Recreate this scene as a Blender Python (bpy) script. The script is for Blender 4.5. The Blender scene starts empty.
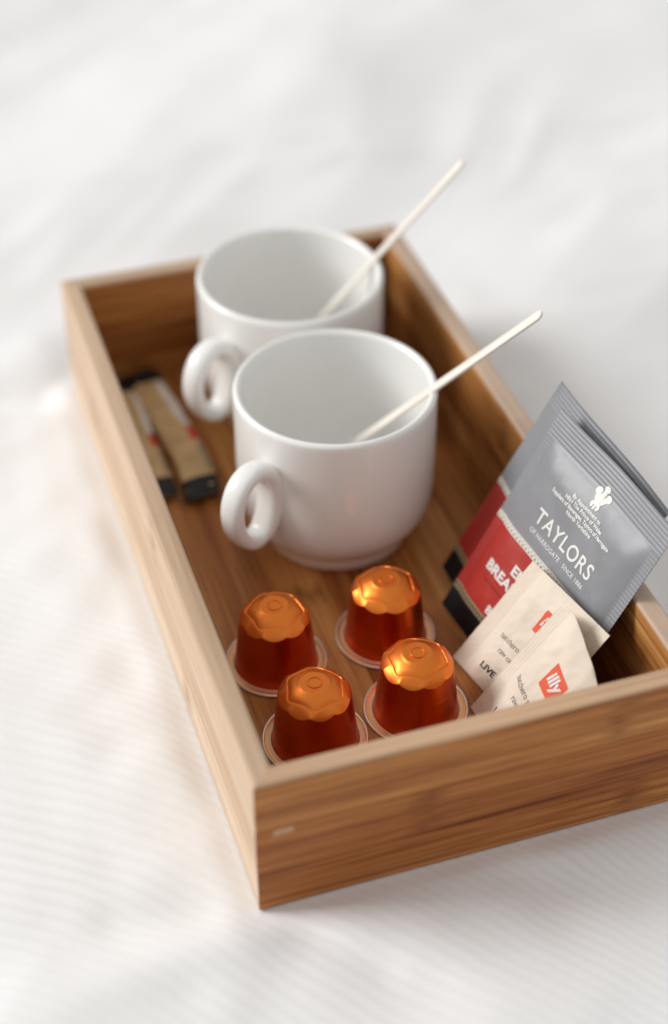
import bpy, bmesh, math, random
from mathutils import Vector, Matrix, noise

# ------------------------------------------------------------------ camera, world, light, exposure
sc = bpy.context.scene
C = sc.collection
MM = 0.001
PI = math.pi

cam_data = bpy.data.cameras.new("camera")
cam = bpy.data.objects.new("camera", cam_data)
C.objects.link(cam)
R = Matrix(((0.9504128634, -0.3109520580, -0.0049200309),
            (0.2026009036, 0.6070841673, 0.7683760067),
            (-0.2359412278, -0.7312712434, 0.6399797697)))
CAM_POS = Vector((-77.892, -320.869, 438.481))
cam.matrix_world = Matrix.Translation(CAM_POS * MM) @ R.transposed().to_4x4()
cam_data.sensor_fit = 'VERTICAL'
cam_data.sensor_height = 36.0
cam_data.sensor_width = 36.0
cam_data.lens = 1687.801 / 1024 * 36
cam_data.clip_start = 0.02
cam_data.clip_end = 50
cam_data.dof.use_dof = True
cam_data.dof.focus_distance = 0.571
cam_data.dof.aperture_fstop = 3.5
cam_data.dof.aperture_blades = 0
sc.camera = cam

world = bpy.data.worlds.new("World")
sc.world = world
world.use_nodes = True
bg = world.node_tree.nodes["Background"]
bg.inputs[0].default_value = (1.0, 0.993, 0.97, 1)
bg.inputs[1].default_value = 0.53

def window_lamp(center, az, el, dist, sx, sy, watts, col):
    ld = bpy.data.lights.new("window_light", 'AREA')
    ld.shape = 'RECTANGLE'
    ld.size, ld.size_y = sx, sy
    ld.energy = watts
    ld.color = col
    o = bpy.data.objects.new("window_light", ld)
    C.objects.link(o)
    d = Vector((math.cos(az) * math.cos(el), math.sin(az) * math.cos(el), math.sin(el)))
    o.location = Vector(center) * MM + d * dist
    o.rotation_euler = d.to_track_quat('Z', 'Y').to_euler()
    return o

window_lamp((75, 150, 30), math.radians(154), math.radians(32), 4.0, 1.7, 1.7, 118, (1.0, 0.99, 0.98))

sc.view_settings.view_transform = 'Standard'
sc.view_settings.look = 'None'
sc.view_settings.exposure = 0.10
sc.view_settings.gamma = 1.0
sc.view_settings.use_curve_mapping = False
sc.cycles.max_bounces = 8
sc.cycles.use_denoising = True

# ------------------------------------------------------------------ helpers
def link(o, parent=None):
    C.objects.link(o)
    if parent is not None:
        o.parent = parent
    return o

def tag(o, label=None, cat=None, group=None, kind=None):
    if label: o["label"] = label
    if cat: o["category"] = cat
    if group: o["group"] = group
    if kind: o["kind"] = kind
    return o

def empty(name, loc=(0, 0, 0), rz=0):
    o = bpy.data.objects.new(name, None)
    o.empty_display_size = 0.01
    o.location = Vector(loc) * MM
    o.rotation_euler = (0, 0, rz)
    C.objects.link(o)
    return o

def mesh_obj(name, verts, faces, mats, parent=None, smooth=True, fmat=None, sharp=None):
    """verts in millimetres"""
    me = bpy.data.meshes.new(name)
    me.from_pydata([(v[0] * MM, v[1] * MM, v[2] * MM) for v in verts], [], faces)
    if not isinstance(mats, (list, tuple)):
        mats = [mats]
    for m in mats:
        me.materials.append(m)
    if fmat:
        me.polygons.foreach_set("material_index", fmat)
    if smooth:
        me.polygons.foreach_set("use_smooth", [True] * len(me.polygons))
        if sharp is not None:
            me.set_sharp_from_angle(angle=math.radians(sharp))
    me.update()
    o = bpy.data.objects.new(name, me)
    return link(o, parent)

def lathe(name, prof, mat, parent=None, n=96, closed=False, sharp=None):
    """prof: list of (r, z); r == 0 allowed only at the ends"""
    verts, faces, rings = [], [], []
    for r, z in prof:
        if r <= 1e-6:
            rings.append([len(verts)]); verts.append((0, 0, z))
        else:
            b = len(verts); rings.append(list(range(b, b + n)))
            for k in range(n):
                a = 2 * PI * k / n
                verts.append((r * math.cos(a), r * math.sin(a), z))
    pairs = list(zip(rings[:-1], rings[1:]))
    if closed: pairs.append((rings[-1], rings[0]))
    for A, B in pairs:
        for k in range(n):
            k2 = (k + 1) % n
            if len(A) == 1 and len(B) == 1: continue
            if len(A) == 1: faces.append((A[0], B[k2], B[k]))
            elif len(B) == 1: faces.append((A[k], A[k2], B[0]))
            else: faces.append((A[k], A[k2], B[k2], B[k]))
    return mesh_obj(name, verts, faces, mat, parent, True, sharp=sharp)

def smooth_prof(pts, sub=6):
    """Catmull-Rom through (r, z) points"""
    out = []
    P = [pts[0]] + list(pts) + [pts[-1]]
    for i in range(1, len(P) - 2):
        p0, p1, p2, p3 = P[i - 1], P[i], P[i + 1], P[i + 2]
        for s in range(sub):
            t = s / sub
            out.append(tuple(0.5 * ((2 * p1[k]) + (-p0[k] + p2[k]) * t + (2 * p0[k] - 5 * p1[k] + 4 * p2[k] - p3[k]) * t * t
                       + (-p0[k] + 3 * p1[k] - 3 * p2[k] + p3[k]) * t ** 3) for k in (0, 1)))
    out.append(tuple(pts[-1]))
    return out

def sstep(a, b, x):
    t = max(0.0, min(1.0, (x - a) / (b - a)))
    return t * t * (3 - 2 * t)

# ------------------------------------------------------------------ materials
class NT:
    def __init__(self, name):
        self.m = bpy.data.materials.new(name)
        self.m.use_nodes = True
        self.t = self.m.node_tree
        self.b = self.t.nodes["Principled BSDF"]
    def n(self, typ, **kw):
        nd = self.t.nodes.new(typ)
        for k, v in kw.items():
            setattr(nd, k, v)
        return nd
    def l(self, a, b):
        self.t.links.new(a, b)
    def setp(self, **kw):
        for k, v in kw.items():
            self.b.inputs[k.replace('_', ' ')].default_value = v
    def math(self, op, a, b=None, c=None, clamp=False):
        nd = self.n('ShaderNodeMath', operation=op)
        nd.use_clamp = clamp
        for i, x in enumerate((a, b, c)):
            if x is None: continue
            if isinstance(x, (int, float)): nd.inputs[i].default_value = x
            else: self.l(x, nd.inputs[i])
        return nd.outputs[0]
    def mix(self, f, a, b, blend='MIX'):
        nd = self.n('ShaderNodeMix', data_type='RGBA', blend_type=blend)
        for i, x in ((0, f), (6, a), (7, b)):
            if isinstance(x, (int, float)): nd.inputs[i].default_value = x
            elif isinstance(x, tuple): nd.inputs[i].default_value = (*x, 1)
            else: self.l(x, nd.inputs[i])
        return nd.outputs[2]
    def noise(self, vec, scale, detail=3, rough=.55, dist=0.0):
        nd = self.n('ShaderNodeTexNoise')
        nd.inputs['Scale'].default_value = scale
        nd.inputs['Detail'].default_value = detail
        nd.inputs['Roughness'].default_value = rough
        nd.inputs['Distortion'].default_value = dist
        self.l(vec, nd.inputs['Vector'])
        return nd.outputs['Fac']
    def ramp(self, f, stops):
        nd = self.n('ShaderNodeValToRGB')
        e = nd.color_ramp.elements
        while len(e) < len(stops): e.new(0.5)
        for el, (p, c) in zip(e, stops):
            el.position = p; el.color = (*c, 1) if len(c) == 3 else c
        self.l(f, nd.inputs[0])
        return nd.outputs[0]
    def bump(self, h, strength, dist):
        nd = self.n('ShaderNodeBump')
        nd.inputs['Strength'].default_value = strength
        nd.inputs['Distance'].default_value = dist
        self.l(h, nd.inputs['Height'])
        self.l(nd.outputs[0], self.b.inputs['Normal'])

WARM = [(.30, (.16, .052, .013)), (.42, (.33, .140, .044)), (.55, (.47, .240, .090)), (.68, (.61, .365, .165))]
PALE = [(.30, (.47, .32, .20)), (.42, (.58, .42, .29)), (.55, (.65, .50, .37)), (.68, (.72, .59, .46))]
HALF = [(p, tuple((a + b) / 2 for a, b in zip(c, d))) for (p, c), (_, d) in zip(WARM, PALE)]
def bamboo(name, grain_axis, tint=(1, 1, 1), tones=WARM, rim=None, contrast=None):
    """laminated bamboo; the grain runs along grain_axis of object space"""
    k = NT(name)
    tc = k.n('ShaderNodeTexCoord')
    oi = k.n('ShaderNodeObjectInfo')
    rnd = oi.outputs['Random']
    off = k.n('ShaderNodeCombineXYZ')
    for i, mlt in enumerate((3.7, 5.3, 4.1)):
        k.l(k.math('MULTIPLY', rnd, mlt), off.inputs[i])
    add = k.n('ShaderNodeVectorMath', operation='ADD')
    k.l(tc.outputs['Object'], add.inputs[0]); k.l(off.outputs[0], add.inputs[1])
    def stretched(g, across):
        mp = k.n('ShaderNodeMapping')
        s = [across] * 3; s[grain_axis] = g
        mp.inputs['Scale'].default_value = s
        k.l(add.outputs[0], mp.inputs['Vector'])
        return mp.outputs[0]
    broad = k.noise(stretched(4, 80), 1.0, 3, .5, .3)
    streak = k.noise(stretched(10, 420), 1.0, 4, .65, .15)
    fibre = k.noise(stretched(45, 1700), 1.0, 2, .6)
    sep = k.n('ShaderNodeSeparateXYZ'); k.l(tc.outputs['Object'], sep.inputs[0])
    sc_ = k.n('ShaderNodeSeparateColor'); k.l(oi.outputs['Color'], sc_.inputs[0])
    g = k.math('SUBTRACT', sep.outputs[grain_axis], sc_.outputs[0])   # where this strip has its node
    # bamboo nodes: an irregular short band across each strip, at its own place
    wob = k.math('MULTIPLY', k.noise(stretched(60, 240), 1.0, 3, .6), .016)
    gg = k.math('ADD', g, wob)
    cyc = k.math('ABSOLUTE', k.math('SUBTRACT', gg, .008))
    node = k.math('SUBTRACT', 1.0, k.math('DIVIDE', cyc, .0075), clamp=True)
    node = k.math('MULTIPLY', node, k.math('GREATER_THAN', streak, .47))
    v = k.math('ADD', k.math('MULTIPLY', broad, .45), k.math('MULTIPLY', streak, .55))
    v = k.math('MULTIPLY_ADD', k.math('SUBTRACT', v, .5), contrast or (1.5 if tones is WARM else 1.1), .5)
    v = k.math('ADD', v, k.math('MULTIPLY', k.math('SUBTRACT', rnd, .5), .22))
    col = k.ramp(v, tones)
    col = k.mix(k.math('MULTIPLY', k.math('SUBTRACT', .46, fibre, clamp=True), 2.6, clamp=True), col, (.16, .065, .022) if tones is WARM else (.36, .21, .11))
    col = k.mix(k.math('MULTIPLY', node, .6), col, (.14, .055, .02) if tones is WARM else (.34, .2, .1))
    col = k.mix(1.0, col, tint, 'MULTIPLY')
    if rim:   # light and sheen on the top rim, painted in as a paler colour
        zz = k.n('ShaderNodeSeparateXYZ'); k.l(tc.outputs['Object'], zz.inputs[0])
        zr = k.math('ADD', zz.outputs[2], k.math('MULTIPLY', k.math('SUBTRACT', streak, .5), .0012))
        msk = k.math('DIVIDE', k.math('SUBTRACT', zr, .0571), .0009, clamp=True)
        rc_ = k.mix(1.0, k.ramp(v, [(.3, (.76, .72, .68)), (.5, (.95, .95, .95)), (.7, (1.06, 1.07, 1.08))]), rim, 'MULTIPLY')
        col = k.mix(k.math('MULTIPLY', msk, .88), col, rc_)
    k.l(col, k.b.inputs['Base Color'])
    k.l(k.math('ADD', k.math('MULTIPLY', streak, .2), .34), k.b.inputs['Roughness'])
    k.setp(Specular_IOR_Level=.28)
    k.bump(k.math('ADD', streak, k.math('MULTIPLY', fibre, .6)), .22, .0004)
    return k.m

M = {}
M['bamboo_front'] = bamboo('bamboo_front', 0, (.92, .66, .43))  # shade of the front face painted in as a darker, redder tint
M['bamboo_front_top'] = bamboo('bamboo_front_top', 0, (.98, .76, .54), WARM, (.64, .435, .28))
M['bamboo_back'] = bamboo('bamboo_back', 0, (.80, .62, .42))  # shade and warm bounce inside the tray painted into the tint
M['bamboo_side'] = bamboo('bamboo_side', 1, (1.02, .98, .94), PALE, (.60, .43, .295))  # same bamboo; window light on the left wall painted in with bleached tones
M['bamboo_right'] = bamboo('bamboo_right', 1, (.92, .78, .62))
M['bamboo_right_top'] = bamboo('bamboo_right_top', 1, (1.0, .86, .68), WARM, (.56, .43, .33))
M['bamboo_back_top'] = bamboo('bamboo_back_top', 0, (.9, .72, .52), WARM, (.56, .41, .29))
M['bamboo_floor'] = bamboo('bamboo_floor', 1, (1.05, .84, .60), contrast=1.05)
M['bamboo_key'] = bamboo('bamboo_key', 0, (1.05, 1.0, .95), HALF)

def simple(name, col, rough=.5, metal=0.0, **kw):
    k = NT(name)
    k.setp(Base_Color=(*col, 1), Roughness=rough, Metallic=metal, **kw)
    return k

def ceramic():
    k = simple('white_glazed_stoneware', (.86, .86, .845), .26, Coat_Weight=.35, Coat_Roughness=.12)
    tc = k.n('ShaderNodeTexCoord')
    n1 = k.noise(tc.outputs['Object'], 60, 3)
    k.bump(n1, .05, .001)
    k.l(k.ramp(n1, [(.3, (.885, .878, .852)), (.7, (.905, .898, .875))]), k.b.inputs['Base Color'])
    return k.m
M['ceramic'] = ceramic()

def birch():
    k = simple('birch_stirrer', (.78, .70, .60), .6)
    tc = k.n('ShaderNodeTexCoord')
    mp = k.n('ShaderNodeMapping'); mp.inputs['Scale'].default_value = (25, 900, 900)
    k.l(tc.outputs['Object'], mp.inputs['Vector'])
    f = k.noise(mp.outputs[0], 1.0, 4)
    k.l(k.ramp(f, [(.3, (.72, .64, .55)), (.6, (.83, .78, .71))]), k.b.inputs['Base Color'])
    k.bump(f, .2, .0003)
    return k.m
M['birch'] = birch()

def anodised(name, col, rough):
    k = simple(name, col, rough, 1.0)
    tc = k.n('ShaderNodeTexCoord')
    mp = k.n('ShaderNodeMapping'); mp.inputs['Scale'].default_value = (900, 900, 30)
    k.l(tc.outputs['Object'], mp.inputs['Vector'])
    f = k.noise(mp.outputs[0], 1.0, 3)
    g = k.noise(tc.outputs['Object'], 140, 4)
    k.l(k.math('ADD', k.math('MULTIPLY', g, .12), rough - .06), k.b.inputs['Roughness'])
    k.bump(k.math('ADD', k.math('MULTIPLY', f, .35), g), .05, .0006)
    return k.m
M['copper'] = anodised('anodised_orange_foil', (.64, .090, .014), .34)  # same metal as the crown; dark tray reflection painted in as deeper red
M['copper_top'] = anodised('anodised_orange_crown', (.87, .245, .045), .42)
M['silver'] = anodised('bare_aluminium', (.84, .79, .73), .34)
M['flange_cream'] = simple('flange_cream', (.82, .63, .42), .42, .35).m
M['flange_copper'] = anodised('flange_copper', (.80, .36, .14), .34)

def paper(name, col, rough=.6, spread=.05, spec=.3, metal=0.0):
    k = simple(name, col, rough, metal, Specular_IOR_Level=spec)
    tc = k.n('ShaderNodeTexCoord')
    a = k.noise(tc.outputs['Object'], 900, 3)
    b = k.noise(tc.outputs['Object'], 70, 3)
    lo = tuple(c * (1 - spread) for c in col); hi = tuple(min(1, c * (1 + spread)) for c in col)
    k.l(k.ramp(k.math('ADD', k.math('MULTIPLY', a, .4), k.math('MULTIPLY', b, .6)), [(.35, lo), (.65, hi)]), k.b.inputs['Base Color'])
    k.bump(k.math('ADD', k.math('MULTIPLY', a, .15), b), .12, .0008)
    return k.m
M['tea_grey'] = paper('sachet_grey', (.255, .262, .28), .38, .04, .5)
M['tea_red'] = paper('sachet_red', (.44, .028, .020), .4, .05, .5)
M['tea_black'] = paper('sachet_black', (.010, .010, .013), .5, .1, .25)
M['tea_gold'] = paper('sachet_gold', (.36, .29, .17), .4, .15, .5)
M['tea_lace'] = paper('sachet_lace', (.70, .68, .60), .5, .05)
M['tea_lace_dark'] = paper('sachet_lace_mark', (.20, .21, .20), .5, .05)
M['ink_white'] = paper('ink_white', (.82, .82, .79), .5, .02)
M['sugar'] = paper('cream_sugar_paper', (.80, .705, .585), .7, .04)
M['ink_red'] = paper('ink_red', (.78, .125, .06), .6, .04)
M['ink_grey'] = paper('ink_grey', (.30, .27, .24), .6, .04)
M['ink_black'] = paper('ink_black', (.02, .018, .016), .6, .04)
M['stick_tan'] = paper('stick_tan', (.62, .42, .21), .38, .14)
M['stick_black'] = paper('stick_black', (.012, .012, .013), .4, .1, .35)
M['stick_white'] = paper('stick_white', (.78, .71, .64), .5, .05)
M['stick_red'] = paper('stick_red', (.60, .06, .04), .5, .05)

def linen():
    k = simple('striped_cotton_sateen', (.83, .825, .82), .75, Sheen_Weight=.25, Sheen_Roughness=.5, Specular_IOR_Level=.25)
    tc = k.n('ShaderNodeTexCoord')
    mp = k.n('ShaderNodeMapping')
    k.l(tc.outputs['Object'], mp.inputs['Vector'])
    nd = k.n('ShaderNodeTexNoise'); nd.inputs['Scale'].default_value = 5.0; nd.inputs['Detail'].default_value = 1
    k.l(mp.outputs[0], nd.inputs['Vector'])
    sep = k.n('ShaderNodeSeparateXYZ'); k.l(mp.outputs[0], sep.inputs[0])
    # stripes run down-right; a bend of the cloth turns them slightly
    a = math.radians(-45)
    x, y = sep.outputs[0], sep.outputs[1]
    across = k.math('ADD', k.math('MULTIPLY', x, -math.sin(a)), k.math('MULTIPLY', y, math.cos(a)))
    across = k.math('ADD', across, k.math('MULTIPLY', nd.outputs['Fac'], .035))
    across = k.math('ADD', across, k.math('MULTIPLY', k.math('MULTIPLY', x, x), .9))
    across = k.math('ADD', across, k.math('MULTIPLY', k.noise(tc.outputs['Object'], 45, 3), .0035))
    ph = k.math('MULTIPLY', across, 2 * PI / .0043)
    s = k.math('SINE', ph)
    st = k.math('MULTIPLY_ADD', s, .5, .5)
    st = k.math('POWER', st, .55)
    fade = k.noise(tc.outputs['Object'], 14, 2)
    st = k.math('SUBTRACT', 1.0, k.math('MULTIPLY', k.math('SUBTRACT', 1.0, st), k.math('MULTIPLY_ADD', fade, 1.8, -.35, clamp=True)))
    weave = k.noise(tc.outputs['Object'], 1500, 2, .7)
    slub = k.noise(tc.outputs['Object'], 260, 3, .6)
    col = k.mix(st, (.81, .805, .806), (.885, .882, .882))
    col = k.mix(k.math('MULTIPLY', slub, .2), col, (.74, .735, .735))
    k.l(col, k.b.inputs['Base Color'])
    k.l(k.math('MULTIPLY_ADD', st, -.2, .8), k.b.inputs['Roughness'])
    h = k.math('ADD', k.math('MULTIPLY', st, .55), k.math('ADD', k.math('MULTIPLY', weave, .35), k.math('MULTIPLY', slub, .5)))
    k.bump(h, .30, .0004)
    return k.m
M['linen'] = linen()

# ------------------------------------------------------------------ bedding
TW, TL_, TH, TT, ZF = 149.86, 295.09, 58.37, 7.5, 6.0

def seg_dist(x, y, ax, ay, bx, by):
    dx, dy = bx - ax, by - ay
    t = max(0, min(1, ((x - ax) * dx + (y - ay) * dy) / (dx * dx + dy * dy)))
    return math.hypot(x - ax - t * dx, y - ay - t * dy), t

CREASES = [  # ax, ay, bx, by, depth (negative = valley), width
    (-4, -2, -44, 9, -3.4, 8), (-66, 12, -140, -2, -2.2, 15), (-10, -10, -110, -28, 4.0, 12), (-30, -24, -120, -14, -2.0, 10), (4, -4, 30, -34, -2.2, 6),
    (-6, 296, -90, 318, -8.0, 12), (-90, 318, -260, 300, -5.0, 18), (-12, 330, -160, 372, 5.0, 26),
    (20, -14, 120, -60, 2.6, 14), (60, -60, 200, -110, 3.2, 18), (90, -22, 170, -36, -2.2, 10), (-8, 60, -90, 120, 2.4, 20), (-6, 120, -80, 175, -2.0, 14), (-12, 190, -100, 200, 2.4, 26),
    (170, 300, 420, 330, 5, 40), (200, 380, 560, 520, -6, 46), (40, 420, 300, 640, 6, 50), (-60, 520, 240, 800, -6, 60),
    (180, 160, 420, 60, 3, 34), (320, 250, 700, 300, -5, 50), (-120, 420, 40, 520, 5, 40), (420, 420, 760, 700, 6, 60),
]
def bed_height(x, y):
    dx = max(0 - x, 0, x - TW); dy = max(0 - y, 0, y - TL_)
    dist = math.hypot(dx, dy)
    k = sstep(3, 90, dist)
    n = noise.noise(Vector((x / 190, y / 190, 1.3))) * 9 + noise.noise(Vector((x / 80, y / 80, 5.1))) * 3.2 + noise.noise(Vector((x / 36, y / 36, 9.7))) * 0.7
    h = k * n + sstep(40, 420, dist) * 10
    far = sstep(25, 160, dist)
    wob = 30 * noise.noise(Vector((x / 150, y / 150, 3.3)))
    p, q = x * .80 + y * .60, -x * .60 + y * .80 + wob
    r1 = noise.noise(Vector((p / 210, q / 52, 11.0)))
    r2 = noise.noise(Vector((p / 120, q / 26, 17.0)))
    p2, q2 = x * .95 - y * .31, x * .31 + y * .95 - wob
    r3 = noise.noise(Vector((p2 / 170, q2 / 46, 23.0)))
    h += far * (5.5 * (1 - abs(r1) * 2.4) + 1.7 * (1 - abs(r2) * 2) + 5.0 * (.5 - abs(r3) * 2)) * .38
    h += 1.6 * sstep(1, 9, dist) * (1 - sstep(22, 60, dist))
    h += 1.5 * noise.noise(Vector((x / 20, y / 20, 2.2))) * sstep(2, 14, dist) * (1 - sstep(30, 70, dist))
    for ax, ay, bx, by, dep, w in CREASES:
        d, t = seg_dist(x, y, ax, ay, bx, by)
        if d < 3 * w:
            h += dep * math.exp(-(d / w) ** 2) * sstep(2, 16, dist) * (1 - .35 * t)
    near = 1 - sstep(0, 7, dist)
    return h * (1 - near) - 0.25 + .5 * sstep(0, 3, dist)

def build_bed():
    def axis(lo, hi, a, b, fine, coarse):
        out, p = [], lo
        while p < hi:
            out.append(p)
            p += fine if a <= p < b else coarse
        out.append(hi)
        return out
    xs = axis(-900, 1300, -140, 330, 3.0, 12.0)
    ys = axis(-420, 1700, -140, 480, 3.0, 12.0)
    verts = [(x, y, bed_height(x, y)) for y in ys for x in xs]
    nx = len(xs)
    faces = [(j * nx + i, j * nx + i + 1, (j + 1) * nx + i + 1, (j + 1) * nx + i) for j in range(len(ys) - 1) for i in range(nx - 1)]
    o = mesh_obj('bedding', verts, faces, M['linen'])
    tag(o, 'white striped cotton bedding under the wooden tray', 'bedding', kind='structure')
build_bed()

# ------------------------------------------------------------------ tray
def build_tray():
    tray = empty('serving_tray')
    tag(tray, 'rectangular open bamboo tray with mitred corners lying on the white bedding', 'tray')
    corners = [Vector((0, 0)), Vector((TW, 0)), Vector((TW, TL_)), Vector((0, TL_))]
    names = ['front_wall', 'right_wall', 'back_wall', 'left_wall']
    zs = [0.0, 18.6, 37.9, TH]
    for w in range(4):
        a, b = corners[w], corners[(w + 1) % 4]
        al = (b - a).normalized(); inn = Vector((-al.y, al.x))
        wall = empty(names[w]); wall.parent = tray
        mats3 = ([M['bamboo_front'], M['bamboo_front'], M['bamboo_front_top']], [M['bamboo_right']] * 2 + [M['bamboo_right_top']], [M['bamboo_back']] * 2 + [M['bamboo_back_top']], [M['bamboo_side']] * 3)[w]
        for s in range(3):
            z0, z1 = zs[s], zs[s + 1]
            jog = (0.0, .06, -.03)[s] * (1 if w % 2 else -1)
            prof = []
            rt = 1.25 if s == 2 else .12
            rb = .9 if s == 0 else .12
            for (cx, cz, r, a0) in ((jog + rb, z0 + rb, rb, 180), (TT - rb, z0 + rb, rb, 270), (TT - rt, z1 - rt, rt, 0), (jog + rt, z1 - rt, rt, 90)):
                for q in range(5):
                    an = math.radians(a0 + 90 * q / 4)
                    prof.append((cx + r * math.cos(an), cz + r * math.sin(an)))
            n = len(prof)
            steps = 24
            L = (b - a).length
            verts = []
            for i in range(steps + 1):
                for o, z in prof:
                    t = o + (L - 2 * o) * i / steps
                    wv = .10 * noise.noise(Vector((t / 60 + w * 9, z / 30, s * 3.1))) if 0 < i < steps else 0
                    p = a + al * t + inn * (o + wv)
                    verts.append((p.x, p.y, z))
            faces = [(i * n + j, (i + 1) * n + j, (i + 1) * n + (j + 1) % n, i * n + (j + 1) % n) for i in range(steps) for j in range(n)]
            faces = [f[::-1] for f in faces]
            faces += [tuple(range(n))[::-1], tuple(steps * n + j for j in range(n))]
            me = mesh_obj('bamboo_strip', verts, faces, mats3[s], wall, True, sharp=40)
            bm = bmesh.new(); bm.from_mesh(me.data); bmesh.ops.recalc_face_normals(bm, faces=bm.faces); bm.to_mesh(me.data); bm.free()
            me.color = (((.128, .056, .120), (.21, .06, .15), (.03, .11, .07), (.09, .24, .13))[w][s], 0, 0, 1)
    # floor of seven strips
    base = empty('base'); base.parent = tray
    nb = 7
    x0, x1 = TT + .02, TW - TT - .02
    for i in range(nb):
        xa = x0 + (x1 - x0) * i / nb; xb = x0 + (x1 - x0) * (i + 1) / nb
        bev = .18
        sec = [(xa, 1.0), (xb, 1.0), (xb, ZF - bev), (xb - bev, ZF), (xa + bev, ZF), (xa, ZF - bev)]
        ya, yb = TT + .02, TL_ - TT - .02
        verts = [(x, ya, z) for x, z in sec] + [(x, yb, z) for x, z in sec]
        n = len(sec)
        faces = [(j, (j + 1) % n, n + (j + 1) % n, n + j) for j in range(n)] + [tuple(range(n))[::-1], tuple(range(n, 2 * n))]
        fs = mesh_obj('floor_strip', verts, faces, M['bamboo_floor'], base, False)
        fs.color = ((.05, .21, .13, .25, .085, .17, .03)[i], 0, 0, 1)
    # pale key let into the mitre of the near corner
    def boxm(x0, x1, y0, y1, z0, z1):
        v = [(x, y, z) for z in (z0, z1) for y in (y0, y1) for x in (x0, x1)]
        f = [(0, 2, 3, 1), (4, 5, 7, 6), (0, 1, 5, 4), (2, 6, 7, 3), (0, 4, 6, 2), (1, 3, 7, 5)]
        return v, f
    v, f = boxm(.5, 12.0, -.06, 2.0, 34.6, 37.2)
    mesh_obj('mitre_key', v, f, M['bamboo_key'], tray, False)
build_tray()

# ------------------------------------------------------------------ mugs
MUG_H = 67.9
def build_mug(loc, handle_az, label):
    t = empty('mug', (loc[0], loc[1], ZF + .05), handle_az)
    tag(t, label, 'mug', 'white mugs in the tray')
    outer = smooth_prof([(0, 1.2), (18, 1.2), (24.5, .9), (26.6, .05), (28.3, .5), (29.3, 3.0), (29.6, 5.0), (29.5, 6.2), (30.7, 7.1), (33.4, 10.0), (36.2, 15.5), (37.7, 23),
                         (38.1, 34), (38.15, 50), (38.15, 60), (38.15, 65.6), (37.75, 67.2), (36.7, 67.9), (35.6, 67.2), (35.15, 65.5),
                         (34.9, 55), (34.7, 40), (34.0, 26), (32.0, 17), (28, 10.5), (21, 7.3), (12, 6.4), (0, 6.2)], 4)
    outer = [(max(r, 0), z) for r, z in outer]
    body = lathe('mug_body', outer, M['ceramic'], t, 128)
    # ring handle whose inner side lies along the wall
    pts = [(38.0, 38.5), (38.3, 46.0), (40.8, 51.8), (44.8, 54.8), (49.8, 55.5), (55.0, 52.8), (58.3, 47.0), (58.9, 40.0), (57.0, 33.0), (53.0, 27.4), (48.2, 25.0), (43.4, 26.4), (39.8, 31.4)]
    path = []
    n_ = len(pts)
    for i in range(n_):                      # closed Catmull-Rom loop
        p0, p1, p2, p3 = (pts[(i + q) % n_] for q in (-1, 0, 1, 2))
        for q in range(6):
            t_ = q / 6
            path.append(tuple(.5 * (2 * p1[k] + (p2[k] - p0[k]) * t_ + (2 * p0[k] - 5 * p1[k] + 4 * p2[k] - p3[k]) * t_ ** 2
                        + (3 * p1[k] - p0[k] - 3 * p2[k] + p3[k]) * t_ ** 3) for k in (0, 1)))
    verts, faces = [], []
    N, K = len(path), 24
    for i, (pr, pz) in enumerate(path):
        c = Vector((pr, 0, pz))
        q0, q1 = path[i - 1], path[(i + 1) % N]
        tan = Vector((q1[0] - q0[0], 0, q1[1] - q0[1])).normalized()
        nor = Vector((tan.z, 0, -tan.x))
        inner = max(0.0, min(1.0, (46 - pr) / 8))
        ra = 3.1 + .5 * inner
        rb = 4.7 + 1.0 * inner
        for j in range(K):
            ph = 2 * PI * j / K
            ca, sa = math.cos(ph), math.sin(ph)
            ca = math.copysign(abs(ca) ** .8, ca); sa = math.copysign(abs(sa) ** .8, sa)
            verts.append(c + nor * (ra * ca) + Vector((0, 1, 0)) * (rb * sa))
    for i in range(N):
        for j in range(K):
            faces.append((i * K + j, ((i + 1) % N) * K + j, ((i + 1) % N) * K + (j + 1) % K, i * K + (j + 1) % K))
    h = mesh_obj('handle', verts, faces, M['ceramic'], t)
    bm = bmesh.new(); bm.from_mesh(h.data); bmesh.ops.recalc_face_normals(bm, faces=bm.faces); bm.to_mesh(h.data); bm.free()
    return t
build_mug((79.83, 165.81), math.radians(213), 'white loop-handled mug nearer the orange capsules, wooden stirrer leaning in it')
build_mug((86.8, 246.2), math.radians(212), 'white loop-handled mug at the back end of the tray')

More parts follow.
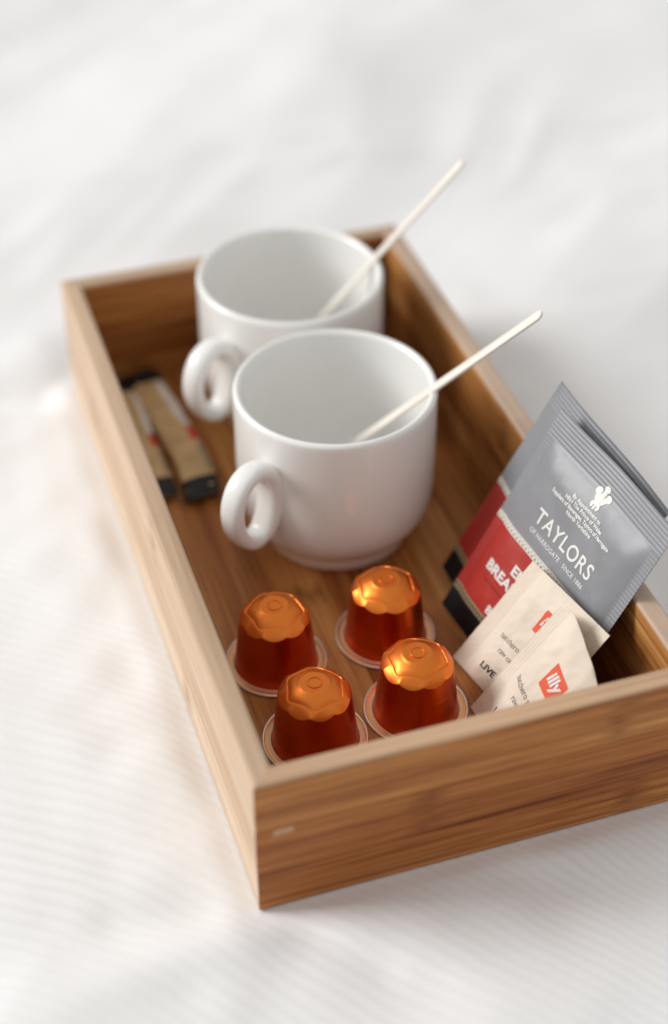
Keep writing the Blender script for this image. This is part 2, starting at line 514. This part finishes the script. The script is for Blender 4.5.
# ------------------------------------------------------------------ stirrers
def build_stirrer(p0, p1, width, thick, spin, label):
    p0, p1 = Vector(p0), Vector(p1)
    d = (p1 - p0); L = d.length; d.normalize()
    n = 12
    out = []
    hw = width / 2
    for k in range(n + 1):
        a = PI / 2 - PI * k / n
        out.append((L - hw + hw * math.cos(a), hw * math.sin(a)))
    for k in range(n + 1):
        a = -PI / 2 - PI * k / n
        out.append((hw + hw * math.cos(a), hw * math.sin(a)))
    ht = thick / 2; bv = .1
    m = len(out)
    verts = []
    for z, ins in ((-ht, bv), (-ht + bv, 0), (ht - bv, 0), (ht, bv)):
        for x, y in out:
            sx = (x - L / 2) * (1 - ins / (L / 2)) + L / 2
            verts.append((sx, y * (1 - ins / hw), z))
    faces = [(r * m + j, r * m + (j + 1) % m, (r + 1) * m + (j + 1) % m, (r + 1) * m + j) for r in range(3) for j in range(m)]
    faces = [f[::-1] for f in faces] + [tuple(range(m)), tuple(3 * m + j for j in range(m))[::-1]]
    o = mesh_obj('coffee_stirrer', verts, faces, M['birch'], None, True, sharp=35)
    bm = bmesh.new(); bm.from_mesh(o.data); bmesh.ops.recalc_face_normals(bm, faces=bm.faces); bm.to_mesh(o.data); bm.free()
    side = Vector((0, 0, 1)).cross(d).normalized()
    up = d.cross(side)
    side2 = side * math.cos(spin) + up * math.sin(spin); up2 = d.cross(side2)
    if up2.z < 0: side2, up2 = -side2, -up2
    o.matrix_world = Matrix.Translation(p0 * MM) @ Matrix((d, side2, up2)).transposed().to_4x4()
    tag(o, label, 'stirrer', 'wooden stirrers standing in the mugs')
    return o
build_stirrer((67.5, 185.0, 13.6), (144.0, 129.0, 114.8), 4.3, 1.0, math.radians(16), 'pale wooden stirrer leaning in the mug nearer the capsules')
build_stirrer((83.2, 265.0, 13.6), (153.2, 228.0, 121.8), 3.9, 1.0, math.radians(17), 'pale wooden stirrer leaning in the back mug')

# ------------------------------------------------------------------ capsules
def build_capsule():
    t = empty('coffee_capsule')
    # flange with a rolled silver edge
    lathe('flange', [(14.6, .35), (17.55, .35), (17.6, .95), (17.2, 1.05), (14.6, 1.05)], M['flange_copper'], t, 96, True, 40)
    lathe('flange_ring', [(15.0, 1.05), (16.35, 1.05), (16.35, 1.12), (15.0, 1.12)], M['flange_cream'], t, 96, True, 40)
    lathe('rolled_edge', [(17.95 + .55 * math.cos(2 * PI * q / 12), .72 + .6 * math.sin(2 * PI * q / 12)) for q in range(12)], M['silver'], t, 120, True)
    lathe('foil_base', [(0, .3), (14.7, .3), (14.7, .75), (0, .75)], M['silver'], t, 64, False, 40)
    N = 180
    def zedge(th): return 23.2 - 1.25 * abs(math.sin(4.5 * th)) ** .9
    def rbody(z):
        r = 15.0 - 2.45 * (z - 1) / 21.0
        r += .10 * math.exp(-((z - 14.2) / .35) ** 2)
        return r
    verts, faces = [], []
    rows = [0, .02, .05] + [.05 + .95 * q / 40 for q in range(1, 41)]
    for q, s in enumerate(rows):
        for k in range(N):
            th = 2 * PI * k / N
            ze = zedge(th)
            z = 1.0 + (ze - 1.0) * s
            r = rbody(z) + (.45 * (1 - s / .05) ** 2 if s < .05 else 0)
            verts.append((r * math.cos(th), r * math.sin(th), z))
    for q in range(len(rows) - 1):
        for k in range(N):
            k2 = (k + 1) % N
            faces.append((q * N + k, q * N + k2, (q + 1) * N + k2, (q + 1) * N + k))
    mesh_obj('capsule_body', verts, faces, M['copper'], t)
    # crown: scalloped edge, wavy embossed line, cone, disc with a raised circle
    verts, faces = [], []
    def line(th):
        ze = zedge(th); re = rbody(ze)
        rw = 9.7 + .55 * math.sin(6 * th + .6) + .12 * math.sin(12 * th)
        def cone(r): return 27.6 - (r - 5.4) * .62
        zw = cone(rw)
        pts = [(re, ze), (re - .18, ze + .30)]
        for q in range(1, 6):
            f = q / 5
            r = (re - .18) + (rw + .35 - re + .18) * f
            z = (ze + .30) + (zw + .05 - ze - .30) * (f ** .85)
            pts.append((r, z))
        pts += [(rw + .14, zw + .15), (rw - .12, zw - .02), (rw - .4, zw + .02)]
        for q in range(1, 6):
            r = rw - .4 + (5.7 - rw + .4) * q / 5
            pts.append((r, cone(r) + .02 + .5 * math.sin(PI * q / 5) * .4))
        pts += [(5.35, 27.72), (5.0, 27.85), (4.6, 27.85), (3.2, 27.8), (2.75, 27.82), (2.6, 28.2), (2.25, 28.22), (2.05, 27.86), (1.6, 27.8), (.6, 27.8)]
        return pts
    n = None
    for k in range(N):
        pts = line(2 * PI * k / N); n = len(pts)
        th = 2 * PI * k / N
        verts += [(r * math.cos(th), r * math.sin(th), z) for r, z in pts]
    c = len(verts); verts.append((0, 0, 27.8))
    for k in range(N):
        k2 = (k + 1) % N
        for q in range(n - 1):
            faces.append((k * n + q, k2 * n + q, k2 * n + q + 1, k * n + q + 1))
        faces.append((k * n + n - 1, k2 * n + n - 1, c))
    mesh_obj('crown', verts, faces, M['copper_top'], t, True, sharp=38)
    return t

def copy_tree(o):
    c = o.copy(); C.objects.link(c)
    for ch in list(o.children):
        d = ch.copy(); C.objects.link(d); d.parent = c
    return c
CAPS = [((75.09, 61.43), 20, 'orange coffee capsule beside the sugar packets, next to the front wall'),
        ((37.39, 58.97), 5, 'orange coffee capsule in the near left corner of the tray'),
        ((35.47, 99.52), 33, 'orange coffee capsule by the left wall, behind the corner one'),
        ((77.38, 100.13), 12, 'orange coffee capsule closest to the foot of the mug')]
cap0 = build_capsule()
for i, ((x, y), rz, lab) in enumerate(CAPS):
    o = cap0 if i == 0 else copy_tree(cap0)
    o.location = Vector((x, y, ZF - .05)) * MM
    o.rotation_euler = (0, 0, math.radians(rz))
    tag(o, lab, 'coffee capsule', 'orange coffee capsules in the tray')

# ------------------------------------------------------------------ sachets
class Sachet:
    """four corners in mm; (u, v) run 0..w, 0..h over the printed side"""
    def __init__(s, name, BL, BR, TL, TR, bulge, seals, seed, bow=None, warp=None, thick=.25, back=0.0):
        s.name = name
        s.BL, s.BR, s.TL, s.TR = (Vector(p) for p in (BL, BR, TL, TR))
        s.w = ((s.BR - s.BL).length + (s.TR - s.TL).length) / 2
        s.h = ((s.TL - s.BL).length + (s.TR - s.BR).length) / 2
        s.n = (s.TR - s.BL).cross(s.TL - s.BR).normalized()
        s.bulge, s.seals, s.seed, s.bow, s.warp, s.thick, s.back = bulge, seals, seed, bow, warp, thick, back
    def base(s, u, v):
        a, b = u / s.w, v / s.h
        if s.warp: a, b = s.warp(a, b)
        p = s.BL.lerp(s.BR, a).lerp(s.TL.lerp(s.TR, a), b)
        if s.bow: p = p + s.n * s.bow(a, b)
        return p
    def pillow(s, u, v):
        l, r, bt, tp = s.seals
        du = max(0, min(1, min(u - l, s.w - r - u) / 9)); dv = max(0, min(1, min(v - bt, s.h - tp - v) / 10))
        f = math.sin(du * PI / 2) ** .8 * math.sin(dv * PI / 2) ** .8
        wr = noise.noise(Vector((u / 14, v / 20, s.seed))) * .35 + noise.noise(Vector((u / 6, v / 8, s.seed + 7))) * .10
        cr = 0
        if s.crumple:
            c1 = noise.noise(Vector((u / 9 + v / 15, v / 17 - u / 30, s.seed + 3)))
            c2 = noise.noise(Vector((u / 5 - v / 9, v / 7, s.seed + 5)))
            cr = s.crumple * ((1 - abs(c1) * 3) * .6 + (1 - abs(c2) * 3) * .25)
        return f * (s.bulge + wr * 1.1) + wr * .25 + cr * (.35 + .65 * f)
    def ribs(s, u, v):
        l, r, bt, tp = s.seals
        amp = .08
        if v > s.h - tp: return amp * math.cos((s.h - v) * 2 * PI / 1.5)
        if s.rib_side == 'across' and (u < l or u > s.w - r): return amp * (.6 if u > l else .45 * sstep(46, 70, v)) * math.cos(v * 2 * PI / 1.45)
        if s.rib_side == 'along' and (u < l or u > s.w - r): return amp * .9 * math.cos(min(u, s.w - u) * 2 * PI / 1.3)
        return 0
    rib_side = 'across'
    crumple = .12
    def top(s, u, v, off=0.0):
        return s.base(u, v) + s.n * (s.pillow(u, v) + s.ribs(u, v) + off)
    def build(s, bands, parent, nu=None, nv=None):
        """bands: list of (v0, v1, material)"""
        us = sorted(set([round(s.w * i / nu, 3) for i in range(nu + 1)]))
        vs = set([round(s.h * i / nv, 3) for i in range(nv + 1)])
        for v0, v1, m in bands:
            vs |= {round(v0, 3), round(v1, 3)}
        vs = sorted(v for v in vs if 0 <= v <= s.h + 1e-3)
        mats = []
        for b in bands:
            if b[2] not in mats: mats.append(b[2])
        verts, faces, fm = [], [], []
        for v in vs:
            for u in us: verts.append(s.top(u, v))
        nU, nV = len(us), len(vs)
        off = len(verts)
        for v in vs:
            for u in us:
                verts.append(s.top(u, v, -s.thick) if s.back == 0 else s.base(u, v) - s.n * (s.thick + .0 + max(0, s.pillow(u, v)) * s.back) + s.n * s.ribs(u, v))
        for j in range(nV - 1):
            mid = (vs[j] + vs[j + 1]) / 2
            mi = 0
            for v0, v1, m in bands:
                if v0 <= mid <= v1: mi = mats.index(m)
            for i in range(nU - 1):
                q = (j * nU + i, j * nU + i + 1, (j + 1) * nU + i + 1, (j + 1) * nU + i)
                faces.append(q); fm.append(mi)
                faces.append(tuple(off + k for k in q[::-1])); fm.append(mi)
        edge = [(0, i) for i in range(nU)] + [(j, nU - 1) for j in range(1, nV)] + [(nV - 1, i) for i in range(nU - 2, -1, -1)] + [(j, 0) for j in range(nV - 2, 0, -1)]
        for a, b in zip(edge, edge[1:] + edge[:1]):
            ia, ib = a[0] * nU + a[1], b[0] * nU + b[1]
            faces.append((ib, ia, off + ia, off + ib)); fm.append(0)
        return mesh_obj('envelope', verts, faces, mats, parent, True, fmat=fm, sharp=50)
    def grid(s, name, u0, u1, v0, v1, mat, parent, off=.10, nu=12, nv=6):
        verts = [s.top(u0 + (u1 - u0) * i / nu, v0 + (v1 - v0) * j / nv, off) for j in range(nv + 1) for i in range(nu + 1)]
        faces = [(j * (nu + 1) + i, j * (nu + 1) + i + 1, (j + 1) * (nu + 1) + i + 1, (j + 1) * (nu + 1) + i) for j in range(nv) for i in range(nu)]
        return mesh_obj(name, verts, faces, mat, parent)
    def polys(s, name, polys, mat, parent, off=.12):
        verts, faces = [], []
        for poly in polys:
            b = len(verts)
            verts += [s.top(u, v, off) for u, v in poly]
            faces.append(tuple(range(b, b + len(poly))))
        return mesh_obj(name, verts, faces, mat, parent, False)
    def text(s, name, body, u0, u1, v, mat, parent, off=.13, height=None, bold=0.0, shear=0.0, spacing=1.0):
        """set so that the line spans u0..u1 with its baseline at v; capital height given in mm"""
        cu = bpy.data.curves.new('t', 'FONT')
        cu.body = body; cu.size = 1.0; cu.offset = bold; cu.shear = shear; cu.space_character = spacing
        cu.resolution_u = 4
        o = bpy.data.objects.new('t', cu); C.objects.link(o)
        dg = bpy.context.evaluated_depsgraph_get()
        me = o.evaluated_get(dg).to_mesh()
        vs = [tuple(q.co) for q in me.vertices]; fs = [tuple(p.vertices) for p in me.polygons]
        o.to_mesh_clear(); bpy.data.objects.remove(o); bpy.data.curves.remove(cu)
        xa = min(q[0] for q in vs); xb = max(q[0] for q in vs)
        sx = (u1 - u0) / (xb - xa)
        sy = height / .73 if height else sx
        verts = [s.top(u0 + (q[0] - xa) * sx, v + q[1] * sy, off) for q in vs]
        return mesh_obj(name, verts, fs, mat, parent, False)

def ell(cu, cv, ru, rv, rot=0, n=14):
    c, sn = math.cos(rot), math.sin(rot)
    return [(cu + ru * math.cos(2 * PI * k / n) * c - rv * math.sin(2 * PI * k / n) * sn, cv + ru * math.cos(2 * PI * k / n) * sn + rv * math.sin(2 * PI * k / n) * c) for k in range(n)]

def build_tea(s, label, full):
    t = empty('tea_sachet')
    tag(t, label, 'tea sachet', 'tea sachets leaning on the right wall')
    W, H = s.w, s.h
    s.build([(0, 9.3, M['tea_black']), (9.3, 12.2, M['tea_gold']), (12.2, 42.3, M['tea_red']), (42.3, 45.0, M['tea_lace']), (45.0, H + 1, M['tea_grey'])], t, 84, 250)
    n = 34
    marks = []
    for i in range(n):
        u = W * (i + .5) / n
        marks.append([(u - .42, 42.8), (u + .42, 42.8), (u, 43.8)])
        marks.append(ell(u + W / n / 2, 44.3, .2, .2, 0, 8))
    s.polys('lace_pattern', marks, M['tea_lace_dark'], t)
    s.polys('gold_pattern', [ell(W * (i + .5) / 40, 10.8, .45, .7, 0, 8) for i in range(40)], M['tea_black'], t)
    if not full: return t
    s.text('lettering', 'TAYLORS', 17.6, 52.0, 53.2, M['ink_white'], t, height=5.9, bold=.014, spacing=1.08)
    s.text('lettering', 'OF HARROGATE \u00b7 SINCE 1886', 18.3, 51.6, 49.2, M['ink_white'], t, height=1.75, bold=.012, spacing=1.08)
    for i, (txt, a, b) in enumerate((('By Appointment to', 26.6, 42.6), ('HRH The Prince of Wales', 24.0, 45.6), ('Suppliers of Beverages, Taylors of Harrogate', 17.6, 52.4), ('North Yorkshire', 28.0, 42.4))):
        s.text('lettering', txt, a, b, 70.3 - i * 2.05, M['ink_white'], t, height=1.5, bold=.034)
    # three feather crest
    P = []
    cu, cv = 36.0, 74.2
    for ang, ln in ((-34, 5.2), (0, 6.4), (34, 5.2)):
        a = math.radians(ang)
        P.append(ell(cu + math.sin(a) * ln * .55, cv + math.cos(a) * ln * .55, 1.15, ln * .52, -a))
        P.append(ell(cu + math.sin(a) * ln, cv + math.cos(a) * ln, 1.55, 1.3, -a))
    P += [ell(cu, cv + .3, 2.1, .75), ell(cu - 1.6, cv - .7, .7, 1.1, .5), ell(cu + 1.6, cv - .7, .7, 1.1, -.5), ell(cu, cv - 1.0, .55, 1.1)]
    for i, p in enumerate(P):
        s.polys('crest', [p], M['ink_white'], t, .12 + .01 * i) if i == 0 else None
    crest = [c for c in t.children if c.name.startswith('crest')][0]
    bm = bmesh.new(); bm.from_mesh(crest.data)
    for i, p in enumerate(P[1:]):
        bm.faces.new([bm.verts.new(s.top(u, v, .13 + .008 * i) * MM) for u, v in p])
    bm.to_mesh(crest.data); bm.free()
    s.text('lettering', 'ENGLISH', 22.0, 47.0, 32.1, M['ink_white'], t, height=4.1, bold=.035)
    s.text('lettering', 'BREAKFAST', 10.4, 43.5, 26.2, M['ink_white'], t, height=4.1, bold=.035)
    s.text('lettering', 'B', 21.4, 24.2, 13.9, M['ink_white'], t, height=3.2, bold=.035)
    s.grid('printed_rule', 12.5, 57, 22.6, 22.85, M['tea_black'], t, .12, 30, 1)
    return t

def bow_back(a, b): return 3.6 * a * math.sin(PI * min(1, b / .98)) + .8 * math.sin(2.2 * PI * a) * b
tea_back = Sachet('back', (109.7, 125.9, 9), (112.6, 54.3, 6.6), (151.4, 123.7, 87.6), (159.2, 52.1, 81.2), .5, (4.2, 4.2, 4, 9.5), 3.3, bow=bow_back, back=0)
build_tea(tea_back, 'grey and red tea sachet behind the other, against the right wall', False)
def bow_front(a, b): return -.9 * math.sin(PI * a) * b ** 2 + .5 * math.sin(2.6 * PI * a + .4) * b ** 3
tea_front = Sachet('front', (102, 106.6, 9), (111.8, 37.3, 6.5), (145, 108.4, 87.9), (154.8, 39.1, 84.1), 1.8, (4.2, 4.2, 4, 10.5), 8.1, bow=bow_front)
build_tea(tea_front, 'grey and red tea sachet in front, its white lettering in full view', True)

def build_sugar(s, label, lg):
    t = empty('sugar_packet')
    tag(t, label, 'sugar packet', 'cream sugar packets leaning on the tea sachets')
    W, H = s.w, s.h
    s.rib_side = 'along'; s.crumple = .55
    s.build([(0, H + 1, M['sugar'])], t, 130, 60)
    u0, u1, v0, v1 = lg['logo']
    s.grid('logo_square', u0, u1, v0, v1, M['ink_red'], t, .10, 8, 8)
    s.text('lettering', 'illy', u0 + (u1 - u0) * .12, u1 - (u1 - u0) * .10, v0 + (v1 - v0) * .38, M['ink_white'], t, .2, height=(v1 - v0) * .48, bold=.03, shear=.25)
    for txt, a, b, v, h, mat, bold in lg['lines']:
        s.text('lettering', txt, a, b, v, M[mat], t, .12, height=h, bold=bold)
    return t

def warp_f(a, b):
    k = sstep(-.02, .16, a) * .085 - .02 * sstep(.16, .6, a) - .065 * sstep(.55, 1.0, a)
    return a + .02 * b * b, b + k * b
sug_rear = Sachet('rear', (96.8, 81.2, 6.5), (105.2, 37.3, 7.9), (122.2, 75.1, 50.8), (130.6, 31.2, 52.4), 2.9, (6.5, 6.5, 0, 0), 12.0)
build_sugar(sug_rear, 'cream paper sugar packet behind the other, in front of the grey tea sachet',
            dict(logo=(20.8, 30.8, 33.5, 43.5), lines=[('zucchero grezzo', 12, 31.5, 22.6, 2.6, 'ink_grey', .004), ('raw cane sugar', 16, 33, 17.6, 2.3, 'ink_grey', .004), ('LIVE', 14, 22, 8.2, 2.6, 'ink_black', .03)]))
sug_front = Sachet('front', (93.5, 55.4, 7.0), (95.0, 14.0, 6.6), (120.2, 49.0, 53.6), (119.6, 9.6, 41.6), 3.4, (5.5, 5.0, 0, 0), 21.0, warp=warp_f)
build_sugar(sug_front, 'cream paper sugar packet in front, its red logo square just above the front wall',
            dict(logo=(17.5, 27.3, 29.2, 39), lines=[('zucchero grezzo', 8.0, 26.5, 21.4, 2.6, 'ink_grey', .004), ('raw cane sugar', 13.5, 30, 16.8, 2.3, 'ink_grey', .004), ('LIVE', 11, 19, 8.0, 2.6, 'ink_black', .03)]))

# ------------------------------------------------------------------ stick packets by the left wall
def build_stick(p_far, p_near, width, thick, roll, label, seed, bendy=1.5):
    p_far, p_near = Vector(p_far), Vector(p_near)
    d = p_near - p_far; L = d.length; d.normalize()
    side = d.cross(Vector((0, 0, 1))).normalized() * -1
    up = side.cross(d); up = up if up.z > 0 else -up
    s2 = side * math.cos(roll) + up * math.sin(roll); up2 = up * math.cos(roll) - side * math.sin(roll)
    t = empty('stick_packet')
    tag(t, label, 'stick packet', 'stick packets lying by the left wall')
    def pt(u, a, off=0.0):
        # u along 0..L, a = angle round the section
        e = min(1, min(u, L - u) / 7); e = math.sin(e * PI / 2) ** .7
        hw = width / 2 * (1.0 - .03 * e); ht = (thick / 2) * (.25 + .75 * e)
        ca, sa = math.cos(a), math.sin(a)
        x = hw * math.copysign(abs(ca) ** .6, ca); z = ht * math.copysign(abs(sa) ** .75, sa)
        z += .5 * noise.noise(Vector((u / 12, x / 6, seed))) * e
        bend = bendy * max(0.0, 1 - abs(u / L - .58) / (.58 if u / L < .58 else .42)) ** .8; lift = .9 * math.sin(2.3 * PI * u / L + seed) * e
        z += 1.3 * noise.noise(Vector((u / 7, x / 6, seed + 4))) * e; x += .8 * noise.noise(Vector((u / 11, sa * 2, seed + 8))) + max(0, lift)
        x += bend
        return p_far + d * u + s2 * (x * (1 + off / hw)) + up2 * (z + ht * 0 + off * (1 if sa >= 0 else -1))
    def shell(name, u0, u1, mat, off, parent, caps=True, a0=0, a1=2 * PI, nu=30, na=36):
        full = abs(a1 - a0 - 2 * PI) < 1e-6
        m = na if full else na + 1
        verts = [pt(u0 + (u1 - u0) * i / nu, a0 + (a1 - a0) * j / na, off) for i in range(nu + 1) for j in range(m)]
        faces = [(i * m + j, i * m + (j + 1) % m, (i + 1) * m + (j + 1) % m, (i + 1) * m + j) for i in range(nu) for j in range(na)]
        if caps and full: faces += [tuple(range(m)), tuple(nu * m + j for j in range(m))[::-1]]
        o = mesh_obj(name, verts, faces, mat, parent, True, sharp=60)
        bm = bmesh.new(); bm.from_mesh(o.data); bmesh.ops.recalc_face_normals(bm, faces=bm.faces); bm.to_mesh(o.data); bm.free()
        return o
    shell('wrapper', 0, L, M['stick_tan'], 0, t)
    shell('end_band', 0.0, 11.0, M['stick_black'], .12, t)
    shell('end_band', L - 9.5, L, M['stick_black'], .12, t)
    shell('printed_stripe', 12, L * .52, M['stick_white'], .1, t, False, PI * .14, PI * .44, 20, 8)
    shell('red_emblem', L * .53, L * .63, M['stick_red'], .1, t, False, PI * .12, PI * .42, 8, 10)
    shell('printed_line', L * .67, L * .86, M['ink_grey'], .1, t, False, PI * .2, PI * .32, 8, 6)
    return t
build_stick((27.4, 285.5, 10.4), (33.0, 195.0, 9.4), 15.0, 5.6, math.radians(4), 'tan stick packet with dark ends on the tray floor, farther from the left wall', 2.0, 3.4)
build_stick((17.0, 284.0, 9.8), (18.2, 200.0, 9.6), 12.0, 5.2, math.radians(-8), 'tan stick packet with dark ends tucked against the left wall', 6.0, .8)
